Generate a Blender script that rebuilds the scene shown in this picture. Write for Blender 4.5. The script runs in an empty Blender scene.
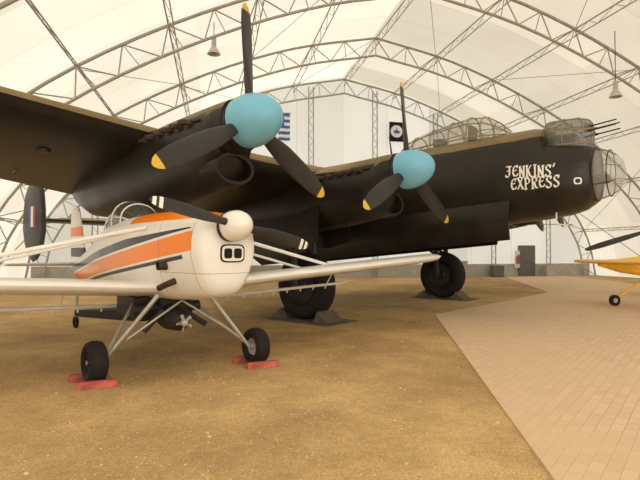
import bpy, math, random
import bmesh
from mathutils import Vector, Matrix
random.seed(4)
sc = bpy.context.scene
try:
    sc.view_settings.view_transform = 'Standard'
except Exception: pass
rad = math.radians
# ------------------------------------------------------------ materials
def mat(name, col, rough=0.6, metal=0.0, var=0.12, scale=3.0, bump=0.0, bscale=30.0, spec=0.5):
    m = bpy.data.materials.new(name); m.use_nodes = True
    nt = m.node_tree; b = nt.nodes['Principled BSDF']
    tc = nt.nodes.new('ShaderNodeTexCoord')
    nz = nt.nodes.new('ShaderNodeTexNoise'); nz.inputs['Scale'].default_value = scale; nz.inputs['Detail'].default_value = 5
    nt.links.new(tc.outputs['Object'], nz.inputs['Vector'])
    r = nt.nodes.new('ShaderNodeValToRGB')
    r.color_ramp.elements[0].position = 0.3; r.color_ramp.elements[1].position = 0.7
    r.color_ramp.elements[0].color = tuple(c*(1-var) for c in col[:3])+(1,)
    r.color_ramp.elements[1].color = tuple(min(1, c*(1+var)) for c in col[:3])+(1,)
    nt.links.new(nz.outputs['Fac'], r.inputs['Fac']); nt.links.new(r.outputs['Color'], b.inputs['Base Color'])
    b.inputs['Roughness'].default_value = rough; b.inputs['Metallic'].default_value = metal
    b.inputs['Specular IOR Level'].default_value = spec
    if bump > 0:
        n2 = nt.nodes.new('ShaderNodeTexNoise'); n2.inputs['Scale'].default_value = bscale; n2.inputs['Detail'].default_value = 6
        nt.links.new(tc.outputs['Object'], n2.inputs['Vector'])
        bp = nt.nodes.new('ShaderNodeBump'); bp.inputs['Strength'].default_value = bump; bp.inputs['Distance'].default_value = 0.03
        nt.links.new(n2.outputs['Fac'], bp.inputs['Height']); nt.links.new(bp.outputs['Normal'], b.inputs['Normal'])
    return m
def glass(name, col, alpha=0.5, rough=0.1):
    m = bpy.data.materials.new(name); m.use_nodes = True
    nt = m.node_tree; b = nt.nodes['Principled BSDF']
    b.inputs['Base Color'].default_value = tuple(col)+(1,); b.inputs['Alpha'].default_value = alpha
    tc = nt.nodes.new('ShaderNodeTexCoord'); nz = nt.nodes.new('ShaderNodeTexNoise'); nz.inputs['Scale'].default_value = 2
    nt.links.new(tc.outputs['Object'], nz.inputs['Vector'])
    mp = nt.nodes.new('ShaderNodeMapRange'); mp.inputs['To Min'].default_value = rough*0.6; mp.inputs['To Max'].default_value = rough*1.5
    nt.links.new(nz.outputs['Fac'], mp.inputs['Value']); nt.links.new(mp.outputs['Result'], b.inputs['Roughness'])
    return m
M = {}
M['black'] = mat('bomber_black_paint', (0.017,0.013,0.009), 0.36, var=0.45, scale=1.4, spec=0.30)
M['brown'] = mat('bomber_brown_paint', (0.19,0.135,0.05), 0.5, var=0.3, scale=0.9, spec=0.3)
M['blue'] = mat('spinner_blue_paint', (0.17,0.46,0.63), 0.38, var=0.05, spec=0.45)
M['blade'] = mat('propeller_black', (0.028,0.025,0.021), 0.40, var=0.2, spec=0.35)
M['yellow'] = mat('tip_yellow', (0.68,0.42,0.03), 0.5)
M['rubber'] = mat('rubber', (0.014,0.012,0.011), 0.75, bump=0.3, bscale=20, spec=0.25)
M['darkmetal'] = mat('dark_metal', (0.035,0.031,0.026), 0.5, 0.3, spec=0.3)
M['steel'] = mat('galvanised_steel', (0.38,0.36,0.32), 0.55, 0.1)
M['exhaust'] = mat('exhaust_rust', (0.06,0.041,0.028), 0.6, 0.5, var=0.4, scale=12)
M['white'] = mat('white_paint', (0.80,0.775,0.72), 0.22, var=0.03)
M['orange'] = mat('orange_paint', (0.92,0.235,0.008), 0.35, var=0.05, spec=0.3)
M['navy'] = mat('navy_paint', (0.012,0.018,0.045), 0.4, spec=0.3)
M['hub'] = mat('wheel_hub_silver', (0.42,0.40,0.36), 0.45, 0.4)
M['red'] = mat('red_paint', (0.42,0.10,0.075), 0.8, var=0.4, scale=9, spec=0.2)
M['roundblue'] = mat('marking_blue', (0.03,0.10,0.36), 0.5)
M['marking_red'] = mat('marking_red', (0.35,0.03,0.02), 0.5)
M['letter'] = mat('lettering_cream', (0.84,0.81,0.73), 0.5, var=0.03)
M['canary'] = mat('yellow_paint', (0.85,0.48,0.02), 0.35, var=0.06)
M['door'] = mat('door_grey', (0.12,0.12,0.115), 0.5)
M['wood'] = mat('weathered_plank', (0.12,0.09,0.06), 0.8, var=0.3, scale=6)
M['panelgrey'] = mat('grey_panel', (0.42,0.40,0.36), 0.7)
M['lamp'] = mat('lamp_enamel', (0.50,0.48,0.44), 0.4)
M['cockpit'] = mat('cockpit_green', (0.10,0.09,0.05), 0.6)
M['glass'] = glass('cockpit_glass', (0.42,0.38,0.26), 0.34, 0.06)
M['noseglass'] = glass('nose_glass', (0.50,0.49,0.45), 0.34, 0.06)
M['turretglass'] = glass('turret_glass', (0.20,0.195,0.17), 0.55, 0.06)
M['smallglass'] = glass('small_canopy_glass', (0.10,0.095,0.07), 0.78, 0.06)
M['frame'] = mat('glazing_frame', (0.26,0.21,0.12), 0.5)
M['stone'] = mat('stone', (0.56,0.44,0.28), 0.9, var=0.4)
M['flagwhite'] = mat('flag_white', (0.78,0.78,0.77), 0.8)
M['flagblue'] = mat('flag_blue', (0.05,0.14,0.40), 0.8)
M['signblack'] = mat('sign_black', (0.008,0.008,0.011), 0.6, spec=0.2)

class NX:
    def __init__(s, nt): s.nt = nt
    def m(s, op, a, b=None):
        n = s.nt.nodes.new('ShaderNodeMath'); n.operation = op
        for i, x in enumerate((a, b)):
            if x is None: continue
            if isinstance(x, (int, float)): n.inputs[i].default_value = x
            else: s.nt.links.new(x, n.inputs[i])
        return n.outputs[0]
    def lin(s, x, k, c): return s.m('ADD', s.m('MULTIPLY', x, k), c)
    def mix(s, f, a, b):
        n = s.nt.nodes.new('ShaderNodeMix'); n.data_type = 'RGBA'; s.nt.links.new(f, n.inputs[0])
        for i, x in ((6, a), (7, b)):
            if isinstance(x, tuple): n.inputs[i].default_value = x+(1,) if len(x) == 3 else x
            else: s.nt.links.new(x, n.inputs[i])
        return n.outputs[2]

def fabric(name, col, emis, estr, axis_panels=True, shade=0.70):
    # membrane glows by emission in place of daylight from behind: sewn strips, each with its own tone; left slope painted brighter as if sunlit
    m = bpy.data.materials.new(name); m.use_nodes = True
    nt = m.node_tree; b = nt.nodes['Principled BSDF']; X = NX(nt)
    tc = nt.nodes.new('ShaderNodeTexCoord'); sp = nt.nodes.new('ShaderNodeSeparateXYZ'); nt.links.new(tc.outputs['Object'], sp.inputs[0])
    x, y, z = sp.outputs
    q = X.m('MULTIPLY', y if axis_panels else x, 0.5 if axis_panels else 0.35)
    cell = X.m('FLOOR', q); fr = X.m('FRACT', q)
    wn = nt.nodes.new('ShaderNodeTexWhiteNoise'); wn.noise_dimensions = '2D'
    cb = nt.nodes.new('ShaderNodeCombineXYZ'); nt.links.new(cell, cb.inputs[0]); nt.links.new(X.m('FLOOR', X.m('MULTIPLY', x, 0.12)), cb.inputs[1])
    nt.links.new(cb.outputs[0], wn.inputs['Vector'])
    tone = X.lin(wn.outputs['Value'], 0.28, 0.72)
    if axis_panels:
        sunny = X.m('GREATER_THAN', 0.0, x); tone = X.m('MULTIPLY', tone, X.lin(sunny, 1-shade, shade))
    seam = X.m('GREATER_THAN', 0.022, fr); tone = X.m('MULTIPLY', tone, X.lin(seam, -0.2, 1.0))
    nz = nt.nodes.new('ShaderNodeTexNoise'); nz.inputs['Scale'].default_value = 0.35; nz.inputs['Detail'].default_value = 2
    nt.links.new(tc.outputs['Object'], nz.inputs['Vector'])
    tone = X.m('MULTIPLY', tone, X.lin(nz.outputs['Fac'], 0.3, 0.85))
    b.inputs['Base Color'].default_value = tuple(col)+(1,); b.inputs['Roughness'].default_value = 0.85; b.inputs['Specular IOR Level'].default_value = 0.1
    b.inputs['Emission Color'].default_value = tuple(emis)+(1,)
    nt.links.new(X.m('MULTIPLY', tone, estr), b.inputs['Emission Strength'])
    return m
M['fabric'] = fabric('glowing_membrane', (0.42,0.40,0.34), (1.0,0.915,0.745), 1.04)
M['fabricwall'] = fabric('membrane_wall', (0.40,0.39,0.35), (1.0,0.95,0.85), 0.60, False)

def crop_paint():
    m = bpy.data.materials.new('crop_duster_paint'); m.use_nodes = True; nt = m.node_tree; b = nt.nodes['Principled BSDF']
    X = NX(nt); tc = nt.nodes.new('ShaderNodeTexCoord'); sp = nt.nodes.new('ShaderNodeSeparateXYZ'); nt.links.new(tc.outputs['Object'], sp.inputs[0])
    x, y, z = sp.outputs
    A = lambda *a: a[0] if len(a) == 1 else X.m('MULTIPLY', a[0], A(*a[1:]))
    G = lambda p, q: X.m('GREATER_THAN', p, q)
    lo = X.lin(x, 0.115, 1.57); hi = X.lin(x, 0.120, 1.80)
    org = A(G(z, lo), G(hi, z), G(1.10, x))
    n0 = X.m('ADD', hi, 0.035)
    wd = X.m('MULTIPLY', X.m('MINIMUM', X.m('MAXIMUM', X.lin(x, -0.45, 0.60), 0.0), 1.0), 0.13)
    nav = A(G(z, n0), G(X.m('ADD', n0, wd), z), G(1.05, x))
    n1 = X.m('ADD', lo, -0.03)
    nav2 = A(G(z, X.m('ADD', n1, -0.05)), G(n1, z), G(0.9, x))
    deck = A(G(z, 2.08), G(x, -0.9))
    orange, navy = (0.92,0.235,0.008), (0.012,0.018,0.04)
    nz = nt.nodes.new('ShaderNodeTexNoise'); nz.inputs['Scale'].default_value = 4; nt.links.new(tc.outputs['Object'], nz.inputs['Vector'])
    base = X.mix(nz.outputs['Fac'], (0.77,0.745,0.69), (0.84,0.815,0.76))
    s1 = X.m('LESS_THAN', X.m('ABSOLUTE', X.m('SUBTRACT', x, 0.28)), 0.006)
    s2 = X.m('LESS_THAN', X.m('ABSOLUTE', X.m('SUBTRACT', x, 1.10)), 0.005)
    s3 = A(X.m('LESS_THAN', X.m('ABSOLUTE', X.m('SUBTRACT', z, 1.42)), 0.004), G(x, 0.28))
    sm = X.m('MINIMUM', X.m('ADD', X.m('ADD', s1, s2), s3), 1.0)
    c = X.mix(deck, base, orange); c = X.mix(nav, c, navy); c = X.mix(nav2, c, navy); c = X.mix(org, c, orange)
    c = X.mix(X.m('MULTIPLY', sm, 0.6), c, (0.12,0.11,0.10))
    nt.links.new(c, b.inputs['Base Color']); b.inputs['Roughness'].default_value = 0.28; b.inputs['Specular IOR Level'].default_value = 0.35
    return m
M['crop'] = crop_paint()
def bomber_paint():
    m = bpy.data.materials.new('bomber_fuselage_paint'); m.use_nodes = True; nt = m.node_tree; b = nt.nodes['Principled BSDF']
    X = NX(nt); tc = nt.nodes.new('ShaderNodeTexCoord'); sp = nt.nodes.new('ShaderNodeSeparateXYZ'); nt.links.new(tc.outputs['Object'], sp.inputs[0])
    x, y, z = sp.outputs
    nz = nt.nodes.new('ShaderNodeTexNoise'); nz.inputs['Scale'].default_value = 1.1; nt.links.new(tc.outputs['Object'], nz.inputs['Vector'])
    lim = X.m('ADD', X.lin(x, 0.045, 4.12), X.lin(nz.outputs['Fac'], 0.12, -0.06))
    f = X.m('GREATER_THAN', z, lim); f = X.m('MULTIPLY', f, X.m('GREATER_THAN', 4.72, x))
    n2 = nt.nodes.new('ShaderNodeTexNoise'); n2.inputs['Scale'].default_value = 2.0; n2.inputs['Detail'].default_value = 6; nt.links.new(tc.outputs['Object'], n2.inputs['Vector'])
    bk = X.mix(n2.outputs['Fac'], (0.009,0.007,0.0045), (0.030,0.023,0.014)); br = X.mix(n2.outputs['Fac'], (0.13,0.095,0.038), (0.24,0.175,0.07))
    nt.links.new(X.mix(f, bk, br), b.inputs['Base Color']); b.inputs['Roughness'].default_value = 0.34; b.inputs['Specular IOR Level'].default_value = 0.32
    br2 = nt.nodes.new('ShaderNodeTexBrick'); br2.inputs['Scale'].default_value = 1; br2.inputs['Brick Width'].default_value = 1.3; br2.inputs['Row Height'].default_value = 0.7; br2.inputs['Mortar Size'].default_value = 0.008
    cb = nt.nodes.new('ShaderNodeCombineXYZ'); nt.links.new(x, cb.inputs[0]); nt.links.new(z, cb.inputs[1]); nt.links.new(cb.outputs[0], br2.inputs['Vector'])
    bp = nt.nodes.new('ShaderNodeBump'); bp.inputs['Strength'].default_value = 0.6; bp.inputs['Distance'].default_value = 0.012; bp.invert = True
    nt.links.new(br2.outputs['Fac'], bp.inputs['Height']); nt.links.new(bp.outputs['Normal'], b.inputs['Normal'])
    return m
M['bfus'] = bomber_paint()

def ground_mat():
    m = bpy.data.materials.new('dirt_gravel'); m.use_nodes = True
    nt = m.node_tree; b = nt.nodes['Principled BSDF']; X = NX(nt)
    tc = nt.nodes.new('ShaderNodeTexCoord')
    def noise(s, d=6, rg=0.6):
        n = nt.nodes.new('ShaderNodeTexNoise'); n.inputs['Scale'].default_value = s; n.inputs['Detail'].default_value = d
        n.inputs['Roughness'].default_value = rg
        nt.links.new(tc.outputs['Object'], n.inputs['Vector']); return n
    def ramp(src, p0, p1, c0, c1):
        r = nt.nodes.new('ShaderNodeValToRGB'); r.color_ramp.elements[0].position = p0; r.color_ramp.elements[1].position = p1
        r.color_ramp.elements[0].color = c0+(1,); r.color_ramp.elements[1].color = c1+(1,); nt.links.new(src, r.inputs['Fac']); return r.outputs['Color']
    a = noise(0.28, 4); c = noise(45, 4, 0.75); d = noise(1.6, 5); e = noise(12, 4, 0.7)
    col = ramp(a.outputs['Fac'], 0.36, 0.60, (0.56,0.375,0.175), (0.80,0.555,0.265))
    col2 = ramp(d.outputs['Fac'], 0.35, 0.65, (0.78,0.77,0.76), (1.0,1.0,1.0))
    col3 = ramp(c.outputs['Fac'], 0.36, 0.60, (0.62,0.60,0.57), (1.0,1.0,1.0))
    col4 = ramp(e.outputs['Fac'], 0.38, 0.58, (0.86,0.85,0.84), (1.0,1.0,1.0))
    def mul(p, q):
        mx = nt.nodes.new('ShaderNodeMix'); mx.data_type = 'RGBA'; mx.blend_type = 'MULTIPLY'; mx.inputs[0].default_value = 1
        nt.links.new(p, mx.inputs[6]); nt.links.new(q, mx.inputs[7]); return mx.outputs[2]
    nt.links.new(mul(mul(mul(col, col2), col3), col4), b.inputs['Base Color']); b.inputs['Roughness'].default_value = 0.95
    b.inputs['Specular IOR Level'].default_value = 0.1
    bp = nt.nodes.new('ShaderNodeBump'); bp.inputs['Strength'].default_value = 0.6; bp.inputs['Distance'].default_value = 0.012
    nt.links.new(c.outputs['Fac'], bp.inputs['Height']); nt.links.new(bp.outputs['Normal'], b.inputs['Normal'])
    return m
M['dirt'] = ground_mat()
def paver_mat():
    m = bpy.data.materials.new('brick_pavers'); m.use_nodes = True
    nt = m.node_tree; b = nt.nodes['Principled BSDF']
    tc = nt.nodes.new('ShaderNodeTexCoord'); mp = nt.nodes.new('ShaderNodeMapping')
    mp.inputs['Rotation'].default_value = (0,0,rad(-52))
    nt.links.new(tc.outputs['Object'], mp.inputs['Vector'])
    br = nt.nodes.new('ShaderNodeTexBrick'); br.inputs['Scale'].default_value = 1.0
    br.inputs['Brick Width'].default_value = 0.22; br.inputs['Row Height'].default_value = 0.11
    br.inputs['Mortar Size'].default_value = 0.004
    br.inputs['Color1'].default_value = (0.73,0.535,0.355,1); br.inputs['Color2'].default_value = (0.65,0.465,0.305,1)
    br.inputs['Mortar'].default_value = (0.48,0.335,0.21,1)
    nt.links.new(mp.outputs['Vector'], br.inputs['Vector'])
    nz = nt.nodes.new('ShaderNodeTexNoise'); nz.inputs['Scale'].default_value = 0.7; nz.inputs['Detail'].default_value = 6
    nt.links.new(tc.outputs['Object'], nz.inputs['Vector'])
    mx = nt.nodes.new('ShaderNodeMix'); mx.data_type = 'RGBA'
    mr = nt.nodes.new('ShaderNodeMapRange'); mr.inputs['From Min'].default_value = 0.36; mr.inputs['From Max'].default_value = 0.68
    mr.inputs['To Min'].default_value = 0.0; mr.inputs['To Max'].default_value = 0.75
    nt.links.new(nz.outputs['Fac'], mr.inputs['Value']); nt.links.new(mr.outputs['Result'], mx.inputs[0])
    nt.links.new(br.outputs['Color'], mx.inputs[6]); mx.inputs[7].default_value = (0.66,0.49,0.30,1)
    nt.links.new(mx.outputs[2], b.inputs['Base Color']); b.inputs['Roughness'].default_value = 0.85; b.inputs['Specular IOR Level'].default_value = 0.2
    return m
M['paver'] = paver_mat()

# ------------------------------------------------------------ helpers
def obj(name, verts, faces, mats, parent=None, smooth=True, mi=None, loc=None, rot=None, sharp=40):
    me = bpy.data.meshes.new(name); me.from_pydata([tuple(v) for v in verts], [], faces); me.update()
    if not isinstance(mats, (list, tuple)): mats = [mats]
    for m_ in mats: me.materials.append(m_)
    bm = bmesh.new(); bm.from_mesh(me); bmesh.ops.recalc_face_normals(bm, faces=bm.faces)
    if mi:
        for f in bm.faces: f.material_index = mi(f.calc_center_median(), f.normal)
    bm.to_mesh(me); bm.free()
    if smooth:
        for p in me.polygons: p.use_smooth = True
        try: me.set_sharp_from_angle(angle=rad(sharp))
        except Exception: pass
    o = bpy.data.objects.new(name, me); sc.collection.objects.link(o)
    if parent: o.parent = parent
    if loc is not None: o.location = loc
    if rot is not None: o.rotation_euler = rot
    return o
def empty(name, loc, rz, label, cat, group=None):
    e = bpy.data.objects.new(name, None); e.empty_display_size = 0.3; sc.collection.objects.link(e)
    e.location = loc; e.rotation_euler = (0,0,rz); e['label'] = label; e['category'] = cat
    if group: e['group'] = group
    return e
def tag(o, label, cat, group=None, kind=None):
    o['label'] = label; o['category'] = cat
    if group: o['group'] = group
    if kind: o['kind'] = kind
    return o
class B:
    def __init__(s): s.v = []; s.f = []
    def add(s, v, f):
        n = len(s.v); s.v += [tuple(x) for x in v]; s.f += [tuple(i+n for i in q) for q in f]; return s
def loft(rings, cap0=True, cap1=True, closed=True):
    n = len(rings[0]); v = []; f = []
    for r in rings: v += [tuple(p) for p in r]
    for k in range(len(rings)-1):
        for i in range(n if closed else n-1):
            j = (i+1) % n
            f.append((k*n+i, k*n+j, (k+1)*n+j, (k+1)*n+i))
    if cap0: f.append(tuple(range(n))[::-1])
    if cap1: f.append(tuple(range((len(rings)-1)*n, len(rings)*n)))
    return v, f
def sring(t, y0, ztop, zbot, hw, e=2.6, n=40, egg=0.0):
    zc = (ztop+zbot)/2; hh = (ztop-zbot)/2; out = []
    for i in range(n):
        a = 2*math.pi*i/n; c, s = math.cos(a), math.sin(a)
        yy = hw*math.copysign(abs(c)**(2/e), c); zz = math.copysign(abs(s)**(2/e), s)
        if zz < 0: yy *= 1-egg*abs(zz)
        out.append((t, y0+yy, zc+hh*zz))
    return out
def sweep(pts, r, n=8):
    pts = [Vector(p) for p in pts]; rings = []
    rr = r if isinstance(r, (list, tuple)) else [r]*len(pts)
    ref = None
    for i, p in enumerate(pts):
        if i == 0: d = pts[1]-p
        elif i == len(pts)-1: d = p-pts[i-1]
        else: d = (pts[i+1]-p).normalized()+(p-pts[i-1]).normalized()
        d.normalize()
        if ref is None:
            ref = Vector((0,0,1)) if abs(d.z) < 0.9 else Vector((1,0,0))
        a = d.cross(ref).normalized(); b = a.cross(d).normalized(); ref = b
        rings.append([p+a*rr[i]*math.cos(2*math.pi*k/n)+b*rr[i]*math.sin(2*math.pi*k/n) for k in range(n)])
    return loft(rings)
def revolve(prof, axis='x', o=(0,0,0), n=32, closed=False):
    rings = []
    for k in range(n):
        a = 2*math.pi*k/n; ca, sa = math.cos(a), math.sin(a); ring = []
        for ax, r in prof:
            if axis == 'x': q = (ax, r*ca, r*sa)
            elif axis == 'y': q = (r*ca, ax, r*sa)
            else: q = (r*ca, r*sa, ax)
            ring.append((q[0]+o[0], q[1]+o[1], q[2]+o[2]))
        rings.append(ring)
    m_ = len(prof); v = [p for r in rings for p in r]; f = []
    for k in range(n):
        k2 = (k+1) % n
        for i in range(m_ if closed else m_-1):
            j = (i+1) % m_
            f.append((k*m_+i, k*m_+j, k2*m_+j, k2*m_+i))
    return v, f
def clean(o):
    bm = bmesh.new(); bm.from_mesh(o.data); bmesh.ops.remove_doubles(bm, verts=bm.verts, dist=0.0005)
    bmesh.ops.recalc_face_normals(bm, faces=bm.faces); bm.to_mesh(o.data); bm.free(); return o
def box(c, s, R=None):
    v = [Vector((x*s[0]/2, y*s[1]/2, z*s[2]/2)) for x in (-1,1) for y in (-1,1) for z in (-1,1)]
    if R: v = [R @ q for q in v]
    v = [tuple(q+Vector(c)) for q in v]
    return v, [(0,1,3,2),(4,6,7,5),(0,4,5,1),(2,3,7,6),(0,2,6,4),(1,5,7,3)]
def bevel(o, w=0.01, seg=2):
    m_ = o.modifiers.new('bevel', 'BEVEL'); m_.width = w; m_.segments = seg; m_.limit_method = 'ANGLE'; return o
def interp(tab, x):
    if x <= tab[0][0]: return list(tab[0][1:])
    for a, b in zip(tab, tab[1:]):
        if x <= b[0]:
            k = (x-a[0])/(b[0]-a[0])
            return [p+(q-p)*k for p, q in zip(a[1:], b[1:])]
    return list(tab[-1][1:])
def airfoil(n=14, th=0.16, camber=0.02):
    up = []; lo = []
    for i in range(n+1):
        x = (1-math.cos(math.pi*i/n))/2
        y = 5*th*(0.2969*math.sqrt(x)-0.1260*x-0.3516*x*x+0.2843*x**3-0.1015*x**4)
        c = camber*4*x*(1-x)
        up.append((x, c+y)); lo.append((x, c-y))
    return up[::-1]+lo[1:]
def wing(name, secs, parent, mats, mi=None, camber=0.02):
    rings = []
    for (P, le, ch, z, th, sl) in secs:
        rings.append([(le-x*ch, P, z+y*ch-sl*x*ch) for x, y in airfoil(14, th, camber)])
    v, f = loft(rings)
    return obj(name, v, f, mats, parent, mi=mi, sharp=50)

# ------------------------------------------------------------ hangar shell
O = Vector((2.67, 24.3, 0)); YAW = rad(12)
RH = Matrix.Rotation(YAW, 3, 'Z')
def H(s, y, z): return O + RH @ Vector((s, y, z))
PROF = [(0,12.0),(4,11.15),(8,9.65),(12,7.5),(15,5.1),(16.8,2.5),(17.4,0)]
def prof_z(s): return interp(PROF, abs(s))[0]
def dense(pr, k=4):
    pts = [Vector((p[0], p[1])) for p in pr]
    pts = [pts[0]*2-pts[1]]+pts+[pts[-1]*2-pts[-2]]
    out = []
    for i in range(1, len(pts)-2):
        for j in range(k):
            t = j/k; p0,p1,p2,p3 = pts[i-1],pts[i],pts[i+1],pts[i+2]
            out.append(0.5*((2*p1)+(p2-p0)*t+(2*p0-5*p1+4*p2-p3)*t*t+(3*p1-p0-3*p2+p3)*t**3))
    out.append(pts[-2]); return out
half = dense(PROF)
full = [Vector((-p.x, p.y)) for p in half[::-1]]+half[1:]
def offs(poly, d):
    out = []
    for i, p in enumerate(poly):
        a = poly[max(0, i-1)]; b = poly[min(len(poly)-1, i+1)]
        t = (b-a).normalized(); out.append(p+Vector((t.y, -t.x))*d)
    return out
out_m = offs(full, -0.25)
Y0, Y1 = -34.0, 6.3
def strip(poly, name, m_, kind_label):
    v = []; f = []; ys = [Y1-(Y1-Y0)*k/20 for k in range(21)]
    for y in ys: v += [(p.x, y, p.y) for p in poly]
    n = len(poly)
    for k in range(20):
        for i in range(n-1): f.append((k*n+i, k*n+i+1, (k+1)*n+i+1, (k+1)*n+i))
    o = obj(name, v, f, m_, loc=O, rot=(0,0,YAW)); tag(o, kind_label, 'hangar shell', kind='structure'); return o
iL = next(i for i, p in enumerate(out_m) if p.y > 4.6); iR = len(out_m)-1-iL
out_m[0].y = 0; out_m[-1].y = 0
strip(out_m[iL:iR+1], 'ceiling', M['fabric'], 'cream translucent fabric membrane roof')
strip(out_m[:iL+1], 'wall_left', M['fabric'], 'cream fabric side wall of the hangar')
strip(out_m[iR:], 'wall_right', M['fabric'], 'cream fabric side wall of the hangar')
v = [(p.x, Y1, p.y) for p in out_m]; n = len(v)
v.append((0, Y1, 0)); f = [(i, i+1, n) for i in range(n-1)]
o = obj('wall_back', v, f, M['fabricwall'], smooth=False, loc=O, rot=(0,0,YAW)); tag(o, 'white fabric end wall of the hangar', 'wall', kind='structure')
v, f = box((0,0,-0.1), (90,90,0.2)); o = obj('floor', v, f, M['dirt'], smooth=False, loc=(0,18,0)); tag(o, 'tan packed dirt and gravel floor', 'floor', kind='structure')
poly = [(1.45,1.0),(1.72,3.7),(2.35,8.3),(3.0,13.1),(6.2,16.6),(9.1,20.0),(11.5,31.0),(16,33),(15.5,16),(14,1.0)]
v = [(x,y,0.018) for x,y in poly]+[(x,y,-0.05) for x,y in poly]; n = len(poly)
f = [tuple(range(n))]+[(i,(i+1)%n,(i+1)%n+n,i+n) for i in range(n)]
o = obj('floor_paving', v, f, M['paver'], smooth=False); tag(o, 'tan brick paver walkway over the dirt', 'paving', kind='structure')
v, f = box((0, Y1-0.12, 0.40), (34.4, 0.16, 0.8)); o = obj('baseboard_back', v, f, M['panelgrey'], smooth=False, loc=O, rot=(0,0,YAW)); tag(o, 'grey kick boards along the end wall', 'baseboard', kind='structure')

# trusses
inner = offs(full, 0.85)
def resamp(poly, k):
    L = [0]
    for a, b in zip(poly, poly[1:]): L.append(L[-1]+(b-a).length)
    res = []
    for i in range(k+1):
        d = L[-1]*i/k; j = 0
        while j < len(L)-2 and L[j+1] < d: j += 1
        t = (d-L[j])/max(1e-6, L[j+1]-L[j]); res.append(poly[j].lerp(poly[j+1], t))
    return res
K = 56
ro = resamp(full, K); ri = resamp(inner, K)
def build_truss():
    e = empty('roof_truss', H(0, 5.8, 0), YAW, 'arched galvanised steel lattice truss under the fabric roof', 'truss', 'hangar arch trusses')
    for nm, pl, r in (('outer_chord', full, 0.060), ('inner_chord', inner, 0.055)):
        v, f = sweep([(p.x, 0, max(0,p.y)) for p in pl], r); obj(nm, v, f, M['steel'], e)
    b = B()
    for i in range(K):
        if i % 2 == 0: b.add(*sweep([(ro[i].x,0,max(.02,ro[i].y)),(ri[i+1].x,0,ri[i+1].y)], 0.026, 6))
        else: b.add(*sweep([(ri[i].x,0,ri[i].y),(ro[i+1].x,0,max(.02,ro[i+1].y))], 0.026, 6))
        if i % 2 == 0: b.add(*sweep([(ro[i].x,0,max(.02,ro[i].y)),(ri[i].x,0,ri[i].y)], 0.020, 6))
    obj('lattice_web', b.v, b.f, M['steel'], e)
    return e
t0 = build_truss(); kids = list(t0.children)
for yy in (-0.2,-6.2,-12.2,-18.2,-24.2):
    c = t0.copy(); c.location = H(0, yy, 0); sc.collection.objects.link(c)
    for k in kids:
        q = k.copy(); q.parent = c; sc.collection.objects.link(q)
def lat_purlin(i, y1, y2):
    p, q = ro[i], ri[i]; b = B()
    d = (q-p).normalized()*0.42; r = p+d
    b.add(*sweep([(p.x, y1, p.y), (p.x, y2, p.y)], 0.028, 6)); b.add(*sweep([(r.x, y1, r.y), (r.x, y2, r.y)], 0.022, 6))
    m_ = max(2, int(abs(y1-y2)/0.6))
    for k in range(m_):
        ya, yb = y1+(y2-y1)*k/m_, y1+(y2-y1)*(k+1)/m_
        if k % 2: b.add(*sweep([(p.x,ya,p.y),(r.x,yb,r.y)], 0.013, 5))
        else: b.add(*sweep([(r.x,ya,r.y),(p.x,yb,p.y)], 0.013, 5))
    o = obj('purlin', b.v, b.f, M['steel'], loc=O, rot=(0,0,YAW)); tag(o, 'light steel lattice purlin tying two roof trusses together', 'purlin', 'roof purlins')
ys = [5.8,-0.2,-6.2,-12.2,-18.2]
for a, b_ in zip(ys, ys[1:]):
    for i in range(4, K-3, 4): lat_purlin(i, a-0.08, b_+0.08)
for bi, (a, b_) in enumerate(zip(ys[:4], ys[1:5])):
    for ii, i in enumerate(range(4, K-7, 4)):
        if (ii+bi) % 2 == 0: continue
        p, q = ro[i], ro[i+4]; u0, u1 = (a-0.15, b_+0.15) if ii % 4 < 2 else (b_+0.15, a-0.15)
        v, f = sweep([(p.x+0.1, u0, p.y-0.05), (q.x-0.1, u1, q.y-0.05)], 0.014, 5)
        o = obj('bracing_rod', v, f, M['steel'], loc=O, rot=(0,0,YAW)); tag(o, 'thin diagonal steel bracing rod between roof trusses', 'brace', 'roof bracing rods')
for s in range(-14, 15, 4):
    z = prof_z(s)-0.1
    b = B(); b.add(*sweep([(s-0.14, 6.0, 0), (s-0.14, 6.0, z)], 0.035, 6)); b.add(*sweep([(s+0.14, 6.0, 0), (s+0.14, 6.0, z)], 0.035, 6))
    k = 0; zz = 0.2
    while zz+0.4 < z:
        sg = 1 if k % 2 else -1
        b.add(*sweep([(s-0.14*sg, 6.0, zz), (s+0.14*sg, 6.0, zz+0.4)], 0.016, 5)); zz += 0.4; k += 1
    o = obj('wall_post', b.v, b.f, M['steel'], loc=O, rot=(0,0,YAW)); tag(o, 'vertical steel lattice post against the end wall', 'post', 'end wall posts')
for z in (3.4, 6.6):
    sm = 15.8 if z < 5 else 12.6
    v, f = sweep([(-sm, 5.95, z), (sm, 5.95, z)], 0.04, 6)
    o = obj('wall_girt', v, f, M['steel'], loc=O, rot=(0,0,YAW)); tag(o, 'horizontal steel rail across the end wall', 'rail', 'end wall rails')
for sd in (-1, 1):
    for bi, (a, b_) in enumerate(zip(ys, ys[1:])):
        u0, u1 = (a-0.1, b_+0.1) if bi % 2 else (b_+0.1, a-0.1)
        v, f = sweep([(sd*17.2, u0, 0.1), (sd*15.2, u1, 4.7)], 0.028, 5)
        o = obj('bracing_rod', v, f, M['steel'], loc=O, rot=(0,0,YAW)); tag(o, 'diagonal steel brace on the fabric side wall', 'brace', 'side wall braces')

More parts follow.
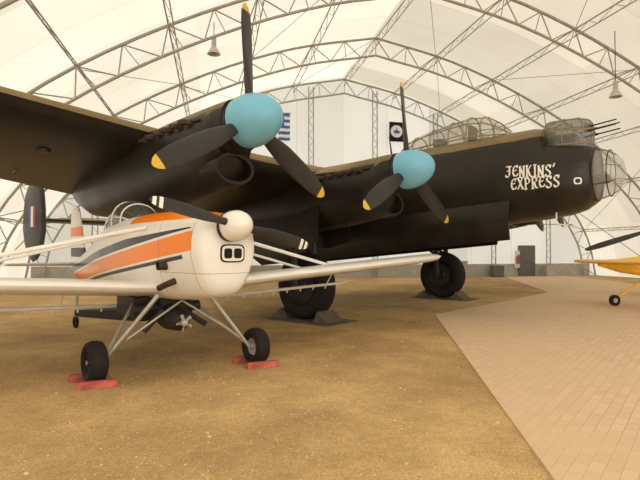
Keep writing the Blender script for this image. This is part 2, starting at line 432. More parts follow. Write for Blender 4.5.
# ------------------------------------------------------------ bomber
BA = math.atan2(-0.65, 0.76)
bomber = empty('bomber_aircraft', (2.0, 15.0, 0), BA, 'large black four-engined wartime bomber with blue spinners and nose lettering', 'aircraft')
FS = [(-14.5,3.05,2.35,0.18),(-13.4,3.25,2.2,0.36),(-12,3.5,2.05,0.5),(-9,3.9,1.9,0.7),(-6,4.2,1.85,0.84),(-3,4.38,1.95,0.88),(0,4.48,2.12,0.88),(2,4.55,2.24,0.88),(3.6,4.60,2.34,0.88),(4.4,4.62,2.42,0.87),(4.62,4.58,2.44,0.86),(4.72,4.22,2.46,0.85),(5.1,4.16,2.52,0.83),(5.4,4.1,2.62,0.78),(5.6,4.03,2.76,0.68),(5.66,3.98,2.84,0.60)]
E_ = 2.7
rings = []
ts = sorted(set([s[0] for s in FS]+[x*0.75 for x in range(-19, 5)]))
for t in ts:
    a = interp(FS, t); rings.append(sring(t, 0, a[0], a[1], a[2], E_, 56))
v, f = loft(rings)
fus = obj('fuselage', v, f, M['bfus'], bomber)
def side(t, z):
    zt, zb, hw = interp(FS, t); zc = (zt+zb)/2; hh = (zt-zb)/2
    k = min(0.999, abs((z-zc)/hh)); return hw*(1-k**E_)**(1/E_)
GL = {
'J':[[(0.1,0.95),(0.62,0.95)],[(0.42,0.95),(0.42,0.2),(0.3,0.02),(0.1,0.0),(0.02,0.16)],[(0.2,0.55),(0.42,0.62)]],
'E':[[(0.5,0.98),(0.2,0.9),(0.08,0.6),(0.08,0.3),(0.2,0.05),(0.52,0.08)],[(0.08,0.5),(0.42,0.56)],[(0.5,0.98),(0.5,0.8)],[(0.52,0.08),(0.55,0.24)]],
'N':[[(0.08,0.0),(0.08,0.95)],[(0.0,0.95),(0.14,0.98)],[(0.08,0.9),(0.48,0.08)],[(0.48,0.0),(0.48,0.98)],[(0.0,0.0),(0.18,0.0)],[(0.4,0.98),(0.58,0.98)]],
'K':[[(0.08,0.0),(0.08,0.98)],[(0.0,0.98),(0.16,0.98)],[(0.08,0.42),(0.46,0.98)],[(0.2,0.55),(0.38,0.1),(0.55,0.0)],[(0.0,0.0),(0.18,0.0)]],
'I':[[(0.16,0.0),(0.16,0.98)],[(0.04,0.98),(0.28,0.98)],[(0.04,0.0),(0.28,0.0)]],
'S':[[(0.48,0.78),(0.42,0.95),(0.2,0.98),(0.06,0.8),(0.12,0.6),(0.4,0.42),(0.5,0.22),(0.38,0.03),(0.14,0.0),(0.02,0.16)],[(0.48,0.98),(0.48,0.76)]],
"'":[[(0.12,1.05),(0.06,0.78)]],
'X':[[(0.04,0.98),(0.52,0.0)],[(0.5,0.98),(0.04,0.0)],[(-0.04,0.98),(0.14,0.98)],[(0.42,0.98),(0.58,0.98)],[(0.44,0.0),(0.6,0.0)]],
'P':[[(0.1,0.0),(0.1,0.98)],[(0.0,0.98),(0.36,0.98),(0.5,0.82),(0.48,0.6),(0.34,0.48),(0.1,0.48)],[(0.0,0.0),(0.22,0.0)]],
'R':[[(0.1,0.0),(0.1,0.98)],[(0.0,0.98),(0.36,0.98),(0.5,0.82),(0.48,0.62),(0.34,0.5),(0.1,0.5)],[(0.26,0.5),(0.4,0.1),(0.58,0.0)],[(0.0,0.0),(0.2,0.0)]],
}
def hull(P):
    P = sorted(set(P))
    def h(Q):
        r = []
        for p in Q:
            while len(r) > 1 and (r[-1][0]-r[-2][0])*(p[1]-r[-2][1])-(r[-1][1]-r[-2][1])*(p[0]-r[-2][0]) <= 0: r.pop()
            r.append(p)
        return r
    a = h(P); b = h(P[::-1]); return a[:-1]+b[:-1]
def paint_text(s, t0, t1, z0, z1, h, parent, name, wiggle=0.0):
    adv = {"'":0.28, 'I':0.44}; tot = sum(adv.get(c, 0.72) for c in s)-0.14
    nib = [(-0.085,-0.035),(-0.045,-0.06),(0.085,0.035),(0.045,0.06)]
    v = []; f = []; x0 = 0
    for ci, c in enumerate(s):
        dy = wiggle*math.sin(ci*2.1)
        for st in GL[c]:
            for a, b in zip(st, st[1:]):
                hp = hull([(round(p[0]+q[0],4), round(p[1]+q[1],4)) for p in (a, b) for q in nib]); n0 = len(v)
                for p in hp:
                    fx = (x0+p[0])/tot; t = t0+(t1-t0)*fx; z = z0+(z1-z0)*fx+(p[1]+dy)*h
                    v.append((t, -(side(t, z)+0.010), z))
                f.append(tuple(range(n0, n0+len(hp))))
        x0 += adv.get(c, 0.72)
    o = obj(name, v, f, M['letter'], parent, smooth=False); o['label'] = 'hand-painted cream nose lettering in old-style letters'; return o
paint_text("JENKINS'", 3.90, 4.97, 3.42, 3.35, 0.26, fus, 'lettering', 0.05)
paint_text("EXPRESS", 4.02, 5.08, 3.11, 3.11, 0.26, fus, 'lettering', 0.04)
rg = []
for k_ in (1.0, 0.62):
    for i in range(24):
        a = 2*math.pi*i/24; t = 5.43+0.075*k_*math.copysign(abs(math.cos(a))**0.6, math.cos(a)); z = 3.21+0.075*k_*math.copysign(abs(math.sin(a))**0.6, math.sin(a))
        rg.append((t, -(side(t, z)+0.012), z))
obj('square_marking', rg, [(i,(i+1)%24,24+(i+1)%24,24+i) for i in range(24)], M['letter'], fus, smooth=False)
CP = [(0.7,0.06,0.36),(1.0,0.32,0.44),(1.5,0.46,0.48),(2.1,0.56,0.5),(2.7,0.62,0.5),(3.15,0.56,0.48),(3.45,0.36,0.44),(3.78,0.04,0.36)]
def cpt(t, a, grow=0.0):
    h, hw = interp(CP, t); base = interp(FS, t)[0]-0.06
    return (t, (hw+grow)*math.copysign(abs(math.cos(a))**0.8, math.cos(a)), base+(h+0.06+grow)*math.sin(a)**0.75)
rings = [[cpt(t, math.pi*i/14) for i in range(15)] for t in [x[0] for x in CP]]
v, f = loft(rings, False, False, closed=False)
can = obj('canopy', v, f, M['glass'], fus)
b = B()
for t in (0.75,1.15,1.7,2.25,2.75,3.1,3.45):
    b.add(*sweep([cpt(t, math.pi*i/14, 0.005) for i in range(15)], 0.018, 6))
for a in (0.05, 0.6, 1.57, 2.54, 3.09):
    b.add(*sweep([cpt(t, a, 0.005) for t in (0.75,1.0,1.5,2.1,2.7,3.15,3.45,3.74)], 0.016, 6))
obj('canopy_frame', b.v, b.f, M['frame'], fus)
for c_, s_ in (((2.8,-0.2,4.68),(0.12,0.4,0.5)), ((1.7,0.15,4.62),(0.3,0.35,0.35))):
    v, f = box(c_, s_); bevel(obj('cockpit_seat', v, f, M['cockpit'], fus), 0.04)
v, f = sweep([(0.2,0,4.45),(0.1,0,5.1)], [0.03,0.015], 6); obj('aerial_mast', v, f, M['black'], fus)
tc_ = (5.05, 0, 4.28); trx, try_ = 0.54, 0.50
TP = ((3.98,1.0),(4.3,1.01),(4.5,1.0),(4.62,0.94),(4.69,0.80),(4.73,0.5),(4.74,0.02))
def tring(rr_, z, n=32):
    return [(tc_[0]+trx*rr_*math.copysign(abs(math.cos(2*math.pi*k/n))**0.8, math.cos(2*math.pi*k/n)), try_*rr_*math.copysign(abs(math.sin(2*math.pi*k/n))**0.8, math.sin(2*math.pi*k/n)), z) for k in range(n)]
v, f = loft([tring(rr_, z) for z, rr_ in TP])
tur = clean(obj('gun_turret', v, f, M['turretglass'], fus, sharp=70))
b = B()
for z, rr_ in ((4.10,1.005),(4.42,1.015),(4.66,0.88)):
    q = tring(rr_, z); b.add(*sweep(q+[q[0]], 0.016, 5))
for k in range(0, 32, 4):
    b.add(*sweep([tring(rr_*1.003, z)[k] for z, rr_ in TP[:-1]], 0.015, 5))
obj('turret_frame', b.v, b.f, M['frame'], tur)
v, f = box((5.0,0,4.2),(0.6,0.5,0.4)); bevel(obj('turret_mechanism', v, f, M['black'], tur), 0.08)
for yy, dz in ((-0.26,0), (0.26,0), (-0.18,0.12), (0.18,0.12)):
    v, f = sweep([(5.35,yy,4.36+dz),(5.62,yy,4.39+dz),(5.63,yy,4.39+dz),(6.08,yy,4.45+dz)], [0.03,0.03,0.017,0.015], 8)
    obj('machine_gun', v, f, M['darkmetal'], tur)
pr = [(5.60,0.60),(5.75,0.58),(5.92,0.52),(6.07,0.41),(6.17,0.26),(6.22,0.10),(6.225,0.0)]
v, f = revolve(pr, 'x', (0,0,3.42), 32); bl = clean(obj('nose_blister', v, f, M['noseglass'], fus))
b = B(); b.add(*sweep([(5.66,0.605*math.cos(a*math.pi/16),3.42+0.605*math.sin(a*math.pi/16)) for a in range(33)], 0.026, 6))
b.add(*sweep([(5.93,0.52*math.cos(a*math.pi/16),3.42+0.52*math.sin(a*math.pi/16)) for a in range(33)], 0.012, 6))
for k in range(4):
    a = 2*math.pi*k/4+0.5
    b.add(*sweep([(x, (r+0.003)*math.cos(a), 3.42+(r+0.003)*math.sin(a)) for x, r in pr[:4]], 0.010, 5))
obj('blister_frame', b.v, b.f, M['darkmetal'], bl)
v, f = revolve([(5.67,0.0),(5.67,0.12),(5.9,0.10),(5.9,0.0)], 'x', (0,0.05,3.3), 14); clean(obj('bomb_sight', v, f, M['cockpit'], fus))
for sg in (-1, 1):
    rings = []
    for k in range(13):
        ts_ = 4.0 if sg < 0 else 3.0
        t = ts_-(ts_+5.25)*k/12
        zt = 2.84+0.075*(t-3.6); zb = 1.90+0.09*(t-3.6)
        if k == 12: zb += 0.5
        prf = []
        for j in range(9):
            u = j/8; prf.append((0.90+0.10*math.sin(u*math.pi*0.9), zt+(zb-zt)*u))
        rings.append([(t, sg*p, z) for p, z in prf]+[(t, sg*(p-0.05), z) for p, z in prf[::-1]])
    v, f = loft(rings); obj('bomb_bay_door', v, f, M['black'], bomber)
v, f = sweep([(4.9,-0.45,2.6),(4.9,-0.45,2.3),(5.15,-0.45,2.26)], 0.02, 6); obj('pitot_tube', v, f, M['letter'], fus)
WS = [(0.7,0.8,4.9,3.52,0.18),(3.6,0.62,4.6,3.5,0.175),(5.5,0.5,4.3,3.56,0.17),(7.6,0.4,3.9,3.70,0.165),(10.3,0.25,3.4,3.93,0.155),(13.0,0.02,2.7,4.16,0.14),(14.6,-0.25,1.9,4.29,0.13),(15.2,-0.6,1.1,4.34,0.12),(15.45,-1.0,0.35,4.35,0.1)]
for sg in (-1, 1):
    secs = [(sg*P, le, ch, z, th, 0.19) for P, le, ch, z, th in WS]
    w = wing('wing', secs, bomber, [M['black'], M['brown']], mi=lambda c, n: 1 if n.z > 0.22 and c.z > 3.0 else 0)
    for P in (9.2, 11.2, 13.0):
        v, f = sweep([(-2.0, sg*P, 3.35+0.06*(P-9)), (-2.5, sg*P, 3.2+0.06*(P-9)), (-2.75, sg*P, 3.25+0.06*(P-9))], [0.02,0.05,0.02], 8)
        obj('hinge_fairing', v, f, M['black'], w)
    v, f = revolve([(-0.03,0.0),(-0.03,0.12),(0.05,0.12),(0.05,0.0)], 'z', (-0.9, sg*9.3, 3.40), 20); clean(obj('landing_light', v, f, M['darkmetal'], w))
def blade_mesh(R, w, twist0, twist1, tipl, base=0.12):
    rings = []
    tab = [(0.0,base/w,1.0),(0.14,base/w,1.0),(0.22,0.62,0.55),(0.4,0.95,0.28),(0.6,1.0,0.17),(0.8,0.92,0.12),(0.92,0.72,0.1),(0.975,0.45,0.1),(1.0,0.12,0.1)]
    rs = sorted(set([0,0.08,0.14,0.18,0.24,0.32,0.42,0.52,0.62,0.72,0.80,0.84,0.86,0.88,0.91,0.93,0.95,0.97,0.985,0.995,1.0,tipl]))
    for r in rs:
        c, th = interp(tab, r); c *= w; t_ = c*th*0.5; tw = twist0+(twist1-twist0)*r
        ring = []
        for k in range(16):
            a = 2*math.pi*k/16; y = c/2*math.cos(a); x = t_*math.sin(a)
            ring.append((x*math.cos(tw)-y*math.sin(tw), x*math.sin(tw)+y*math.cos(tw), r*R))
        rings.append(ring)
    return loft(rings)
def propeller(parent, hub, R, w, ang0, nb, pitch, matb, matt, sp_prof, sp_mat, tipl=0.9, base=0.14, tips=None, back=0.40):
    v, f = revolve([(-0.10,0.0),(-0.10,back*0.98),(-0.02,back*0.98),(-0.02,0.0)], 'x', (0,0,0), 32)
    p = clean(obj('propeller', v, f, M['darkmetal'], parent, loc=hub, rot=(0,-pitch,0)))
    v, f = revolve(sp_prof, 'x', (0,0,0), 40); clean(obj('spinner', v, f, sp_mat, p, sharp=60))
    if not isinstance(matb, list): matb = [matb]*nb
    for k in range(nb):
        v, f = blade_mesh(R, w, rad(38), rad(12), tipl, base=base)
        mi = (lambda c, n: 1 if c.z > R*tipl else 0) if tips is None else tips
        obj('blade', v, f, [matb[k], matt], p, mi=mi, rot=(ang0+2*math.pi*k/nb, 0, 0), loc=(0.12,0,0))
    return p
SP = [(0.0,0.39),(0.10,0.405),(0.22,0.40),(0.36,0.37),(0.48,0.32),(0.58,0.255),(0.655,0.18),(0.70,0.10),(0.715,0.0)]
def nacelle(p0, hub_t, hub_z, inboard):
    ax = lambda t: hub_z+0.10*(t-hub_t)
    if inboard:
        st = [(-4.6,0.0,-0.15,0.08),(-3.6,0.2,-0.55,0.35),(-2.4,0.42,-0.85,0.55),(-1.0,0.5,-0.98,0.62),(0.2,0.46,-1.0,0.60),(1.2,0.44,-0.98,0.56),(hub_t-0.8,0.42,-0.93,0.51),(hub_t-0.45,0.41,-0.88,0.48),(hub_t-0.28,0.40,-0.45,0.43),(hub_t-0.09,0.39,-0.40,0.40)]
    else:
        st = [(-3.7,0.1,-0.05,0.06),(-3.0,0.18,-0.45,0.3),(-2.3,0.28,-0.78,0.46),(-1.4,0.36,-0.96,0.56),(-0.4,0.42,-1.02,0.60),(0.7,0.44,-1.0,0.57),(hub_t-0.85,0.43,-0.94,0.52),(hub_t-0.45,0.42,-0.88,0.48),(hub_t-0.28,0.40,-0.45,0.43),(hub_t-0.09,0.39,-0.40,0.40)]
    ts = sorted(set([s[0] for s in st]+[x*0.5 for x in range(-7, 4)]))
    rings = []
    for t in ts:
        a = interp(st, t); rings.append(sring(t, p0, ax(t)+a[0], ax(t)+a[1], a[2], 2.4, 36))
    v, f = loft(rings)
    nc = obj('engine_nacelle', v, f, [M['black'], M['brown']], bomber, mi=lambda c, n: 1 if c.z-ax(c.x) > 0.20 and n.z > 0.2 and c.x < 2.9 else 0)
    t1 = hub_t-0.22; N_ = 28
    def rg(t, a_, b_): return [(t, p0+a_*math.cos(2*math.pi*k/N_), ax(t)-0.655+b_*math.sin(2*math.pi*k/N_)) for k in range(N_)]
    v, f = loft([rg(t1-0.35,0.43,0.27), rg(t1-0.05,0.41,0.265), rg(t1,0.39,0.25), rg(t1-0.01,0.34,0.20), rg(t1-0.25,0.34,0.20)])
    obj('radiator_intake', v, f, [M['black'], M['signblack']], nc, mi=lambda c, n: 1 if c.x < t1-0.2 and n.x > 0.8 else 0)
    for sgn in (-1, 1):
        for k in range(6):
            t = hub_t-0.75-0.24*k
            v, f = sweep([(t, p0+sgn*0.40, ax(t)+0.12), (t-0.06, p0+sgn*0.53, ax(t)+0.13), (t-0.17, p0+sgn*0.57, ax(t)+0.13)], [0.05,0.05,0.045], 8)
            obj('exhaust_stub', v, f, M['exhaust'], nc)
        v, f = box((hub_t-1.35, p0+sgn*0.455, ax(hub_t-1.35)+0.20), (1.6,0.05,0.03)); obj('exhaust_shroud', v, f, M['exhaust'], nc, smooth=False)
    propeller(bomber, (hub_t, p0, hub_z), 1.93, 0.34, rad(-2), 3, 0.10, M['blade'], M['yellow'], SP, M['blue'], 0.93, 0.16)
    return nc
nacelle(-3.6, 2.74, 3.36, True); nacelle(-7.6, 2.34, 3.66, False)
nacelle(3.6, 2.74, 3.36, True); nacelle(7.6, 2.34, 3.66, False)
for sg in (-1, 1):
    P = sg*3.6; b = B()
    for q in (-0.36, 0.36):
        b.add(*sweep([(0,P+q,0.80),(-0.05,P+q,1.6),(-0.1,P+q,2.75)], [0.075,0.085,0.11], 12))
        b.add(*sweep([(-0.05,P+q,1.5),(-1.4,P+q,2.55)], 0.05, 8))
    b.add(*sweep([(0,P-0.42,0.80),(0,P+0.42,0.80)], 0.07, 12))
    b.add(*sweep([(-0.08,P-0.36,2.0),(-0.08,P+0.36,2.0)], 0.06, 10))
    b.add(*sweep([(-0.9,P-0.36,2.15),(-0.9,P+0.36,2.15)], 0.04, 10))
    g = obj('landing_gear', b.v, b.f, M['darkmetal'], bomber)
    tp = [(0.0,0.42),(-0.16,0.42),(-0.22,0.5),(-0.255,0.62),(-0.24,0.72),(-0.18,0.785),(-0.08,0.805),(0.08,0.805),(0.18,0.785),(0.24,0.72),(0.255,0.62),(0.22,0.5),(0.16,0.42)]
    v, f = revolve(tp, 'y', (0,P,0.825), 48, True); w = obj('wheel', v, f, M['rubber'], g)
    v, f = revolve([(-0.17,0.0),(-0.19,0.12),(-0.14,0.16),(-0.12,0.36),(-0.2,0.43),(0.2,0.43),(0.12,0.36),(0.14,0.16),(0.19,0.12),(0.17,0.0)], 'y', (0,P,0.825), 32)
    clean(obj('wheel_hub', v, f, M['darkmetal'], w))
    for q in (-0.62, 0.62):
        rings = []
        for t, z0 in ((0.9,1.9),(0.3,1.75),(-0.6,1.7),(-1.5,1.9)):
            rings.append([(t,P+q,z0),(t,P+q*0.93,z0+0.45),(t,P+q*0.86,z0+0.9),(t,P+q*0.86-0.03,z0+0.9),(t,P+q*0.93-0.03,z0+0.45),(t,P+q-0.03,z0)])
        v, f = loft(rings); obj('wheel_door', v, f, M['black'], g)
wing('tailplane', [(-5.1,-12.5,1.3,2.9,0.11,0.05),(-0.1,-12.1,2.1,2.9,0.12,0.05),(0.1,-12.1,2.1,2.9,0.12,0.05),(5.1,-12.5,1.3,2.9,0.11,0.05)], bomber, [M['black'], M['brown']], mi=lambda c, n: 1 if n.z > 0.2 else 0, camber=0)
fo = [(-11.9,2.4),(-11.95,3.3),(-12.1,4.0),(-12.4,4.38),(-12.9,4.45),(-13.5,4.35),(-13.9,3.9),(-14.1,3.1),(-14.1,2.5),(-13.9,1.9),(-13.5,1.4),(-13.1,1.22),(-12.6,1.35),(-12.15,1.75)]
for sg in (-1, 1):
    cx = sum(p[0] for p in fo)/len(fo); cz = sum(p[1] for p in fo)/len(fo)
    def ringf(y, k): return [(cx+(p[0]-cx)*k, sg*5.1+y, cz+(p[1]-cz)*k) for p in fo]
    v, f = loft([ringf(-0.09,0.8), ringf(-0.05,0.95), ringf(0,1.0), ringf(0.05,0.95), ringf(0.09,0.8)])
    fin = obj('tail_fin', v, f, M['black'], bomber)
    for x_, mm in ((-12.75,'marking_red'),(-13.19,'roundblue'),(-12.97,'letter')):
        v, f = box((x_, sg*5.1, 3.0), (0.22, 0.20, 0.8)); obj('fin_flash', v, f, M[mm], fin, smooth=False)
v, f = sweep([(-12.6,0,2.2),(-12.8,0,0.4)], 0.06, 8); tw = obj('tail_wheel_leg', v, f, M['darkmetal'], bomber)
v, f = revolve([(-0.1,0.12),(-0.14,0.25),(-0.08,0.34),(0.08,0.34),(0.14,0.25),(0.1,0.12)], 'y', (-12.85,0,0.345), 24, True); obj('tail_wheel', v, f, M['rubber'], tw)

RB = Matrix.Rotation(BA, 3, 'Z')
def BW(t, p, z): return Vector((2,15,0))+RB @ Vector((t,p,z))
for sg in (-1, 1):
    b = B(); b.add(*box((0,0,0.0), (2.1,1.2,0.04)))
    o = bevel(obj('ground_mat', b.v, b.f, M['wood'], loc=BW(0.1, sg*3.6, 0.0), rot=(0,0,BA)), 0.01)
    tag(o, 'dark weathered mat under the bomber main wheel', 'mat', 'mats under bomber wheels')
    for q in (-1, 1):
        x0 = q*0.5
        vs = [(0,-0.3,0),(q*0.42,-0.3,0),(q*0.10,-0.3,0.24),(0,0.3,0),(q*0.42,0.3,0),(q*0.10,0.3,0.24)]
        vs = [(x0+a, b_, c+0.022) for a, b_, c in vs]
        o = obj('wheel_chock', vs, [(0,1,2),(3,5,4),(0,3,4,1),(1,4,5,2),(2,5,3,0)], M['wood'], smooth=False, loc=BW(0, sg*3.6, 0), rot=(0,0,BA))
        tag(o, 'dark wooden wedge chock against a bomber tyre', 'wheel chock', 'bomber wheel chocks')

# ------------------------------------------------------------ crop duster
CA = math.atan2(-0.76, 0.65)
CO = Vector((-1.92, 6.97, 0))
crop = empty('crop_duster_aircraft', CO, CA, 'small white single-seat agricultural plane with orange and navy stripes', 'aircraft')
RC = Matrix.Rotation(CA, 3, 'Z')
CS = [(-5.55,1.42,1.2,0.05,2.4,0),(-5.2,1.46,1.12,0.09,2.4,0),(-3.6,1.82,0.98,0.28,2.6,0),(-2.7,2.08,0.96,0.40,2.8,0),(-2.2,2.17,0.97,0.45,2.8,0),(-1.4,2.22,0.98,0.48,3.0,0.05),(-0.6,2.24,1.0,0.48,3.2,0.1),(0.2,2.23,1.03,0.465,3.4,0.16),(0.7,2.20,1.07,0.44,3.5,0.22),(1.05,2.15,1.12,0.415,3.4,0.26),(1.20,2.11,1.17,0.395,3.2,0.28),(1.26,2.08,1.24,0.365,3.0,0.28),(1.285,2.04,1.32,0.32,2.8,0.28)]
rings = []
tss = sorted(set([s[0] for s in CS]+[x*0.3 for x in range(-18, 4)]))
for t in tss:
    a = interp(CS, t); rings.append(sring(t, 0, a[0], a[1], a[2], a[3], 48, a[4]))
v, f = loft(rings)
cf = obj('fuselage', v, f, M['crop'], crop)
CC = [(-2.75,0.02,0.20),(-2.45,0.22,0.28),(-2.1,0.33,0.31),(-1.8,0.33,0.32),(-1.55,0.22,0.30),(-1.3,0.02,0.26)]
def ccp(t, a, g=0.0):
    h, hw = interp(CC, t); base = interp(CS, t)[0]-0.10
    return (t, (hw+g)*math.cos(a), base+(h+0.10+g)*math.sin(a)**0.7)
v, f = loft([[ccp(x[0], math.pi*i/14) for i in range(15)] for x in CC], False, False, closed=False)
cc = obj('canopy', v, f, M['smallglass'], cf)
b = B()
for t in (-2.4,-2.0,-1.6): b.add(*sweep([ccp(t, math.pi*i/14, 0.003) for i in range(15)], 0.014, 6))
for a in (0.2,2.94): b.add(*sweep([ccp(t, a, 0.003) for t in (-2.7,-2.45,-2.1,-1.8,-1.55,-1.35)], 0.014, 6))
obj('canopy_frame', b.v, b.f, M['white'], cf)
for sg in (-1, 1):
    secs = []
    for P, le, ch, dz in ((0.35,0.05,1.6,0),(1.5,0.05,1.6,0.08),(3.0,0.05,1.6,0.17),(5.4,0.05,1.58,0.32),(5.95,0.0,1.45,0.355),(6.2,-0.15,1.15,0.37),(6.3,-0.35,0.75,0.375)):
        secs.append((sg*P, le, ch, 1.19+dz, 0.13 if P < 6.0 else 0.09, 0.13))
    w = wing('wing', secs, crop, [M['white']])
    v, f = sweep([(-0.15, sg*0.46, 2.0), (-0.45, sg*3.2, 1.40)], 0.03, 10); obj('wing_strut', v, f, M['white'], crop)
    v, f = sweep([(-0.95, sg*0.46, 1.95), (-1.0, sg*3.1, 1.30)], 0.024, 10); obj('wing_strut', v, f, M['white'], crop)
    b = B(); b.add(*sweep([(-1.5, sg*0.3, 0.82), (-1.55, sg*4.6, 0.98)], 0.03, 8))
    for k in range(12):
        P = 0.6+k*0.34; z = 0.82+0.16*(P-0.3)/4.3
        b.add(*sweep([(-1.52, sg*P, z), (-1.56, sg*P, z-0.08)], 0.014, 6))
    for P in (1.2,2.6,4.0):
        z = 0.82+0.16*(P-0.3)/4.3
        b.add(*sweep([(-1.52, sg*P, z), (-1.3, sg*P, 1.0+0.06*P)], 0.014, 6))
    obj('spray_boom', b.v, b.f, M['white'], crop)
SPC = [(0.0,0.18),(0.06,0.185),(0.14,0.175),(0.22,0.145),(0.28,0.10),(0.315,0.05),(0.325,0.0)]
def tipc(c, n): return 1 if (0.965 > c.z/1.08 > 0.935) or (0.905 > c.z/1.08 > 0.865) else 0
propeller(crop, (1.36, 0, 1.98), 1.08, 0.17, rad(-90-13)+math.pi, 2, 0.08, [M['blade'],M['blade']], M['white'], SPC, M['white'], 0.9, 0.09, tips=tipc, back=0.18)
def rrect(t, yc, zc, hw, hh, n=40, slope=0.0):
    out = []
    for k in range(n):
        a = 2*math.pi*k/n; c, s = math.cos(a), math.sin(a)
        y = hw*math.copysign(abs(c)**0.45, c); z = hh*math.copysign(abs(s)**0.45, s)
        out.append((t-slope*z, yc+y, zc+z))
    return out
LZ, LYc = 1.66, 0.04
v, f = loft([rrect(1.12,LYc,LZ,0.165,0.11), rrect(1.296,LYc,LZ,0.165,0.11)]); lp = obj('light_housing', v, f, M['signblack'], cf)
v, f = loft([rrect(1.20,LYc,LZ,0.147,0.093), rrect(1.300,LYc,LZ,0.147,0.093)]); obj('light_panel', v, f, M['white'], lp)
for yy in (-0.066, 0.066):
    v, f = loft([rrect(1.29,LYc+yy,LZ,0.053,0.06), rrect(1.306,LYc+yy,LZ,0.053,0.06)]); obj('landing_light', v, f, M['signblack'], lp)
v, f = revolve([(-0.06,0.055),(0.08,0.055),(0.08,0.04),(-0.02,0.04),(-0.02,0.0)], 'y', (0.45,-0.48,1.50), 20); clean(obj('exhaust_pipe', v, f, M['exhaust'], cf))
v, f = sweep([(0.6,-0.36,1.32),(0.6,-0.47,1.28),(0.45,-0.52,1.22)], 0.04, 10); obj('exhaust_pipe', v, f, M['exhaust'], cf)
def toC(w): return RC.transposed() @ (Vector(w)-CO)
WH = [(-2.88,6.42,0), (-0.96,7.50,0)]
for i, wp in enumerate(WH):
    q = toC(wp); sg = -1 if q.y < 0 else 1
    ax = (q.x, q.y-sg*0.11, 0.27)
    b = B(); b.add(*sweep([ax, (0.05, sg*0.36, 1.1)], [0.026,0.032], 10)); b.add(*sweep([(ax[0],ax[1],0.29), (-0.75, sg*0.34, 1.04)], 0.022, 10))
    b.add(*sweep([(ax[0]*0.7, ax[1]*0.72, 0.52), (0.0, 0.0, 1.0)], 0.016, 8))
    b.add(*sweep([ax, (q.x, q.y+sg*0.1, 0.27)], 0.03, 10))
    g = obj('landing_gear_leg', b.v, b.f, M['hub'], crop)
    tp = [(-0.06,0.12),(-0.105,0.16),(-0.115,0.20),(-0.09,0.248),(-0.04,0.268),(0.04,0.268),(0.09,0.248),(0.115,0.20),(0.105,0.16),(0.06,0.12)]
    v, f = revolve(tp, 'y', (q.x,q.y,0.27), 36, True); w = obj('wheel', v, f, M['rubber'], g)
    v, f = revolve([(-0.09,0.0),(-0.095,0.04),(-0.06,0.05),(-0.065,0.125),(0.065,0.125),(0.06,0.05),(0.095,0.04),(0.09,0.0)], 'y', (q.x,q.y,0.27), 24)
    clean(obj('wheel_hub', v, f, M['darkmetal'] if i == 0 else M['hub'], w))
b = B(); b.add(*sweep([(-0.5,0,1.0),(-0.5,0,0.75)], 0.14, 12)); b.add(*sweep([(-0.85,0,0.76),(-0.35,0,0.74),(-0.05,0,0.72),(0.05,0,0.72)], [0.12,0.19,0.15,0.07], 16))
b.add(*box((-0.95,0,0.88),(0.7,0.9,0.28))); b.add(*sweep([(-0.6,0.3,0.75),(-1.5,0.3,0.82)], 0.06, 8)); b.add(*sweep([(-0.6,-0.3,0.75),(-1.5,-0.3,0.82)], 0.06, 8))
b.add(*sweep([(-0.5,-0.5,0.86),(-0.5,0.5,0.86)], 0.08, 10)); b.add(*sweep([(-0.3,-0.42,0.58),(-0.3,-0.15,0.85)], 0.05, 8)); b.add(*sweep([(-0.2,0.1,0.85),(-0.1,0.42,0.62)], 0.04, 8))
pu = obj('spray_pump', b.v, b.f, M['darkmetal'], crop)
v, f = revolve([(0.0,0.0),(0.0,0.055),(0.05,0.05),(0.09,0.0)], 'x', (0.06,0,0.70), 16); fh = clean(obj('pump_fan', v, f, M['hub'], pu))
for k in range(5):
    a = k*math.tau/5+0.4; R_ = Matrix.Rotation(a, 3, 'X')
    vv = [R_ @ Vector(p) for p in ((0,-0.012,0.04),(0.02,0.012,0.04),(0.02,0.02,0.12),(0,-0.02,0.12),(-0.01,-0.012,0.04),(0.01,0.012,0.04),(0.01,0.02,0.12),(-0.01,-0.02,0.12))]
    vv = [(p.x+0.08, p.y, p.z+0.70) for p in vv]
    obj('fan_blade', vv, [(0,1,2,3),(7,6,5,4),(0,4,5,1),(1,5,6,2),(2,6,7,3),(3,7,4,0)], M['hub'], fh, smooth=False)
rg = []
for t, hw, z0, z1 in ((-0.95,0.22,0.62,0.80),(-1.5,0.5,0.62,0.76),(-2.1,0.85,0.64,0.74)):
    rg.append([(t,-hw,z0),(t,hw,z0),(t,hw,z1),(t,-hw,z1)])
v, f = loft(rg); bevel(obj('spreader', v, f, M['darkmetal'], crop), 0.01)
rg = []
for z, le, ch, th in ((1.3,-4.3,1.35,0.08),(1.55,-4.5,1.2,0.075),(1.75,-4.62,1.1,0.07),(2.0,-4.75,1.0,0.065),(2.2,-4.85,0.9,0.06),(2.5,-5.0,0.7,0.05),(2.62,-5.15,0.45,0.04)):
    rg.append([(le-x*ch, y*1.0, z) for x, y in airfoil(10, th/ch, 0)])
v, f = loft(rg); obj('tail_fin', v, f, [M['white'], M['orange'], M['navy']], crop, mi=lambda c, n: 1 if 2.0 < c.z < 2.2 else (2 if 1.75 > c.z > 1.55 else 0))
wing('tailplane', [(-1.4,-4.75,0.75,1.42,0.07,0.05),(-0.1,-4.55,1.0,1.42,0.08,0.05),(0.1,-4.55,1.0,1.42,0.08,0.05),(1.4,-4.75,0.75,1.42,0.07,0.05)], crop, [M['white']], camber=0)
v, f = sweep([(-5.1,0,1.15),(-5.25,0,0.2)], 0.03, 8); tl = obj('tail_wheel_leg', v, f, M['hub'], crop)
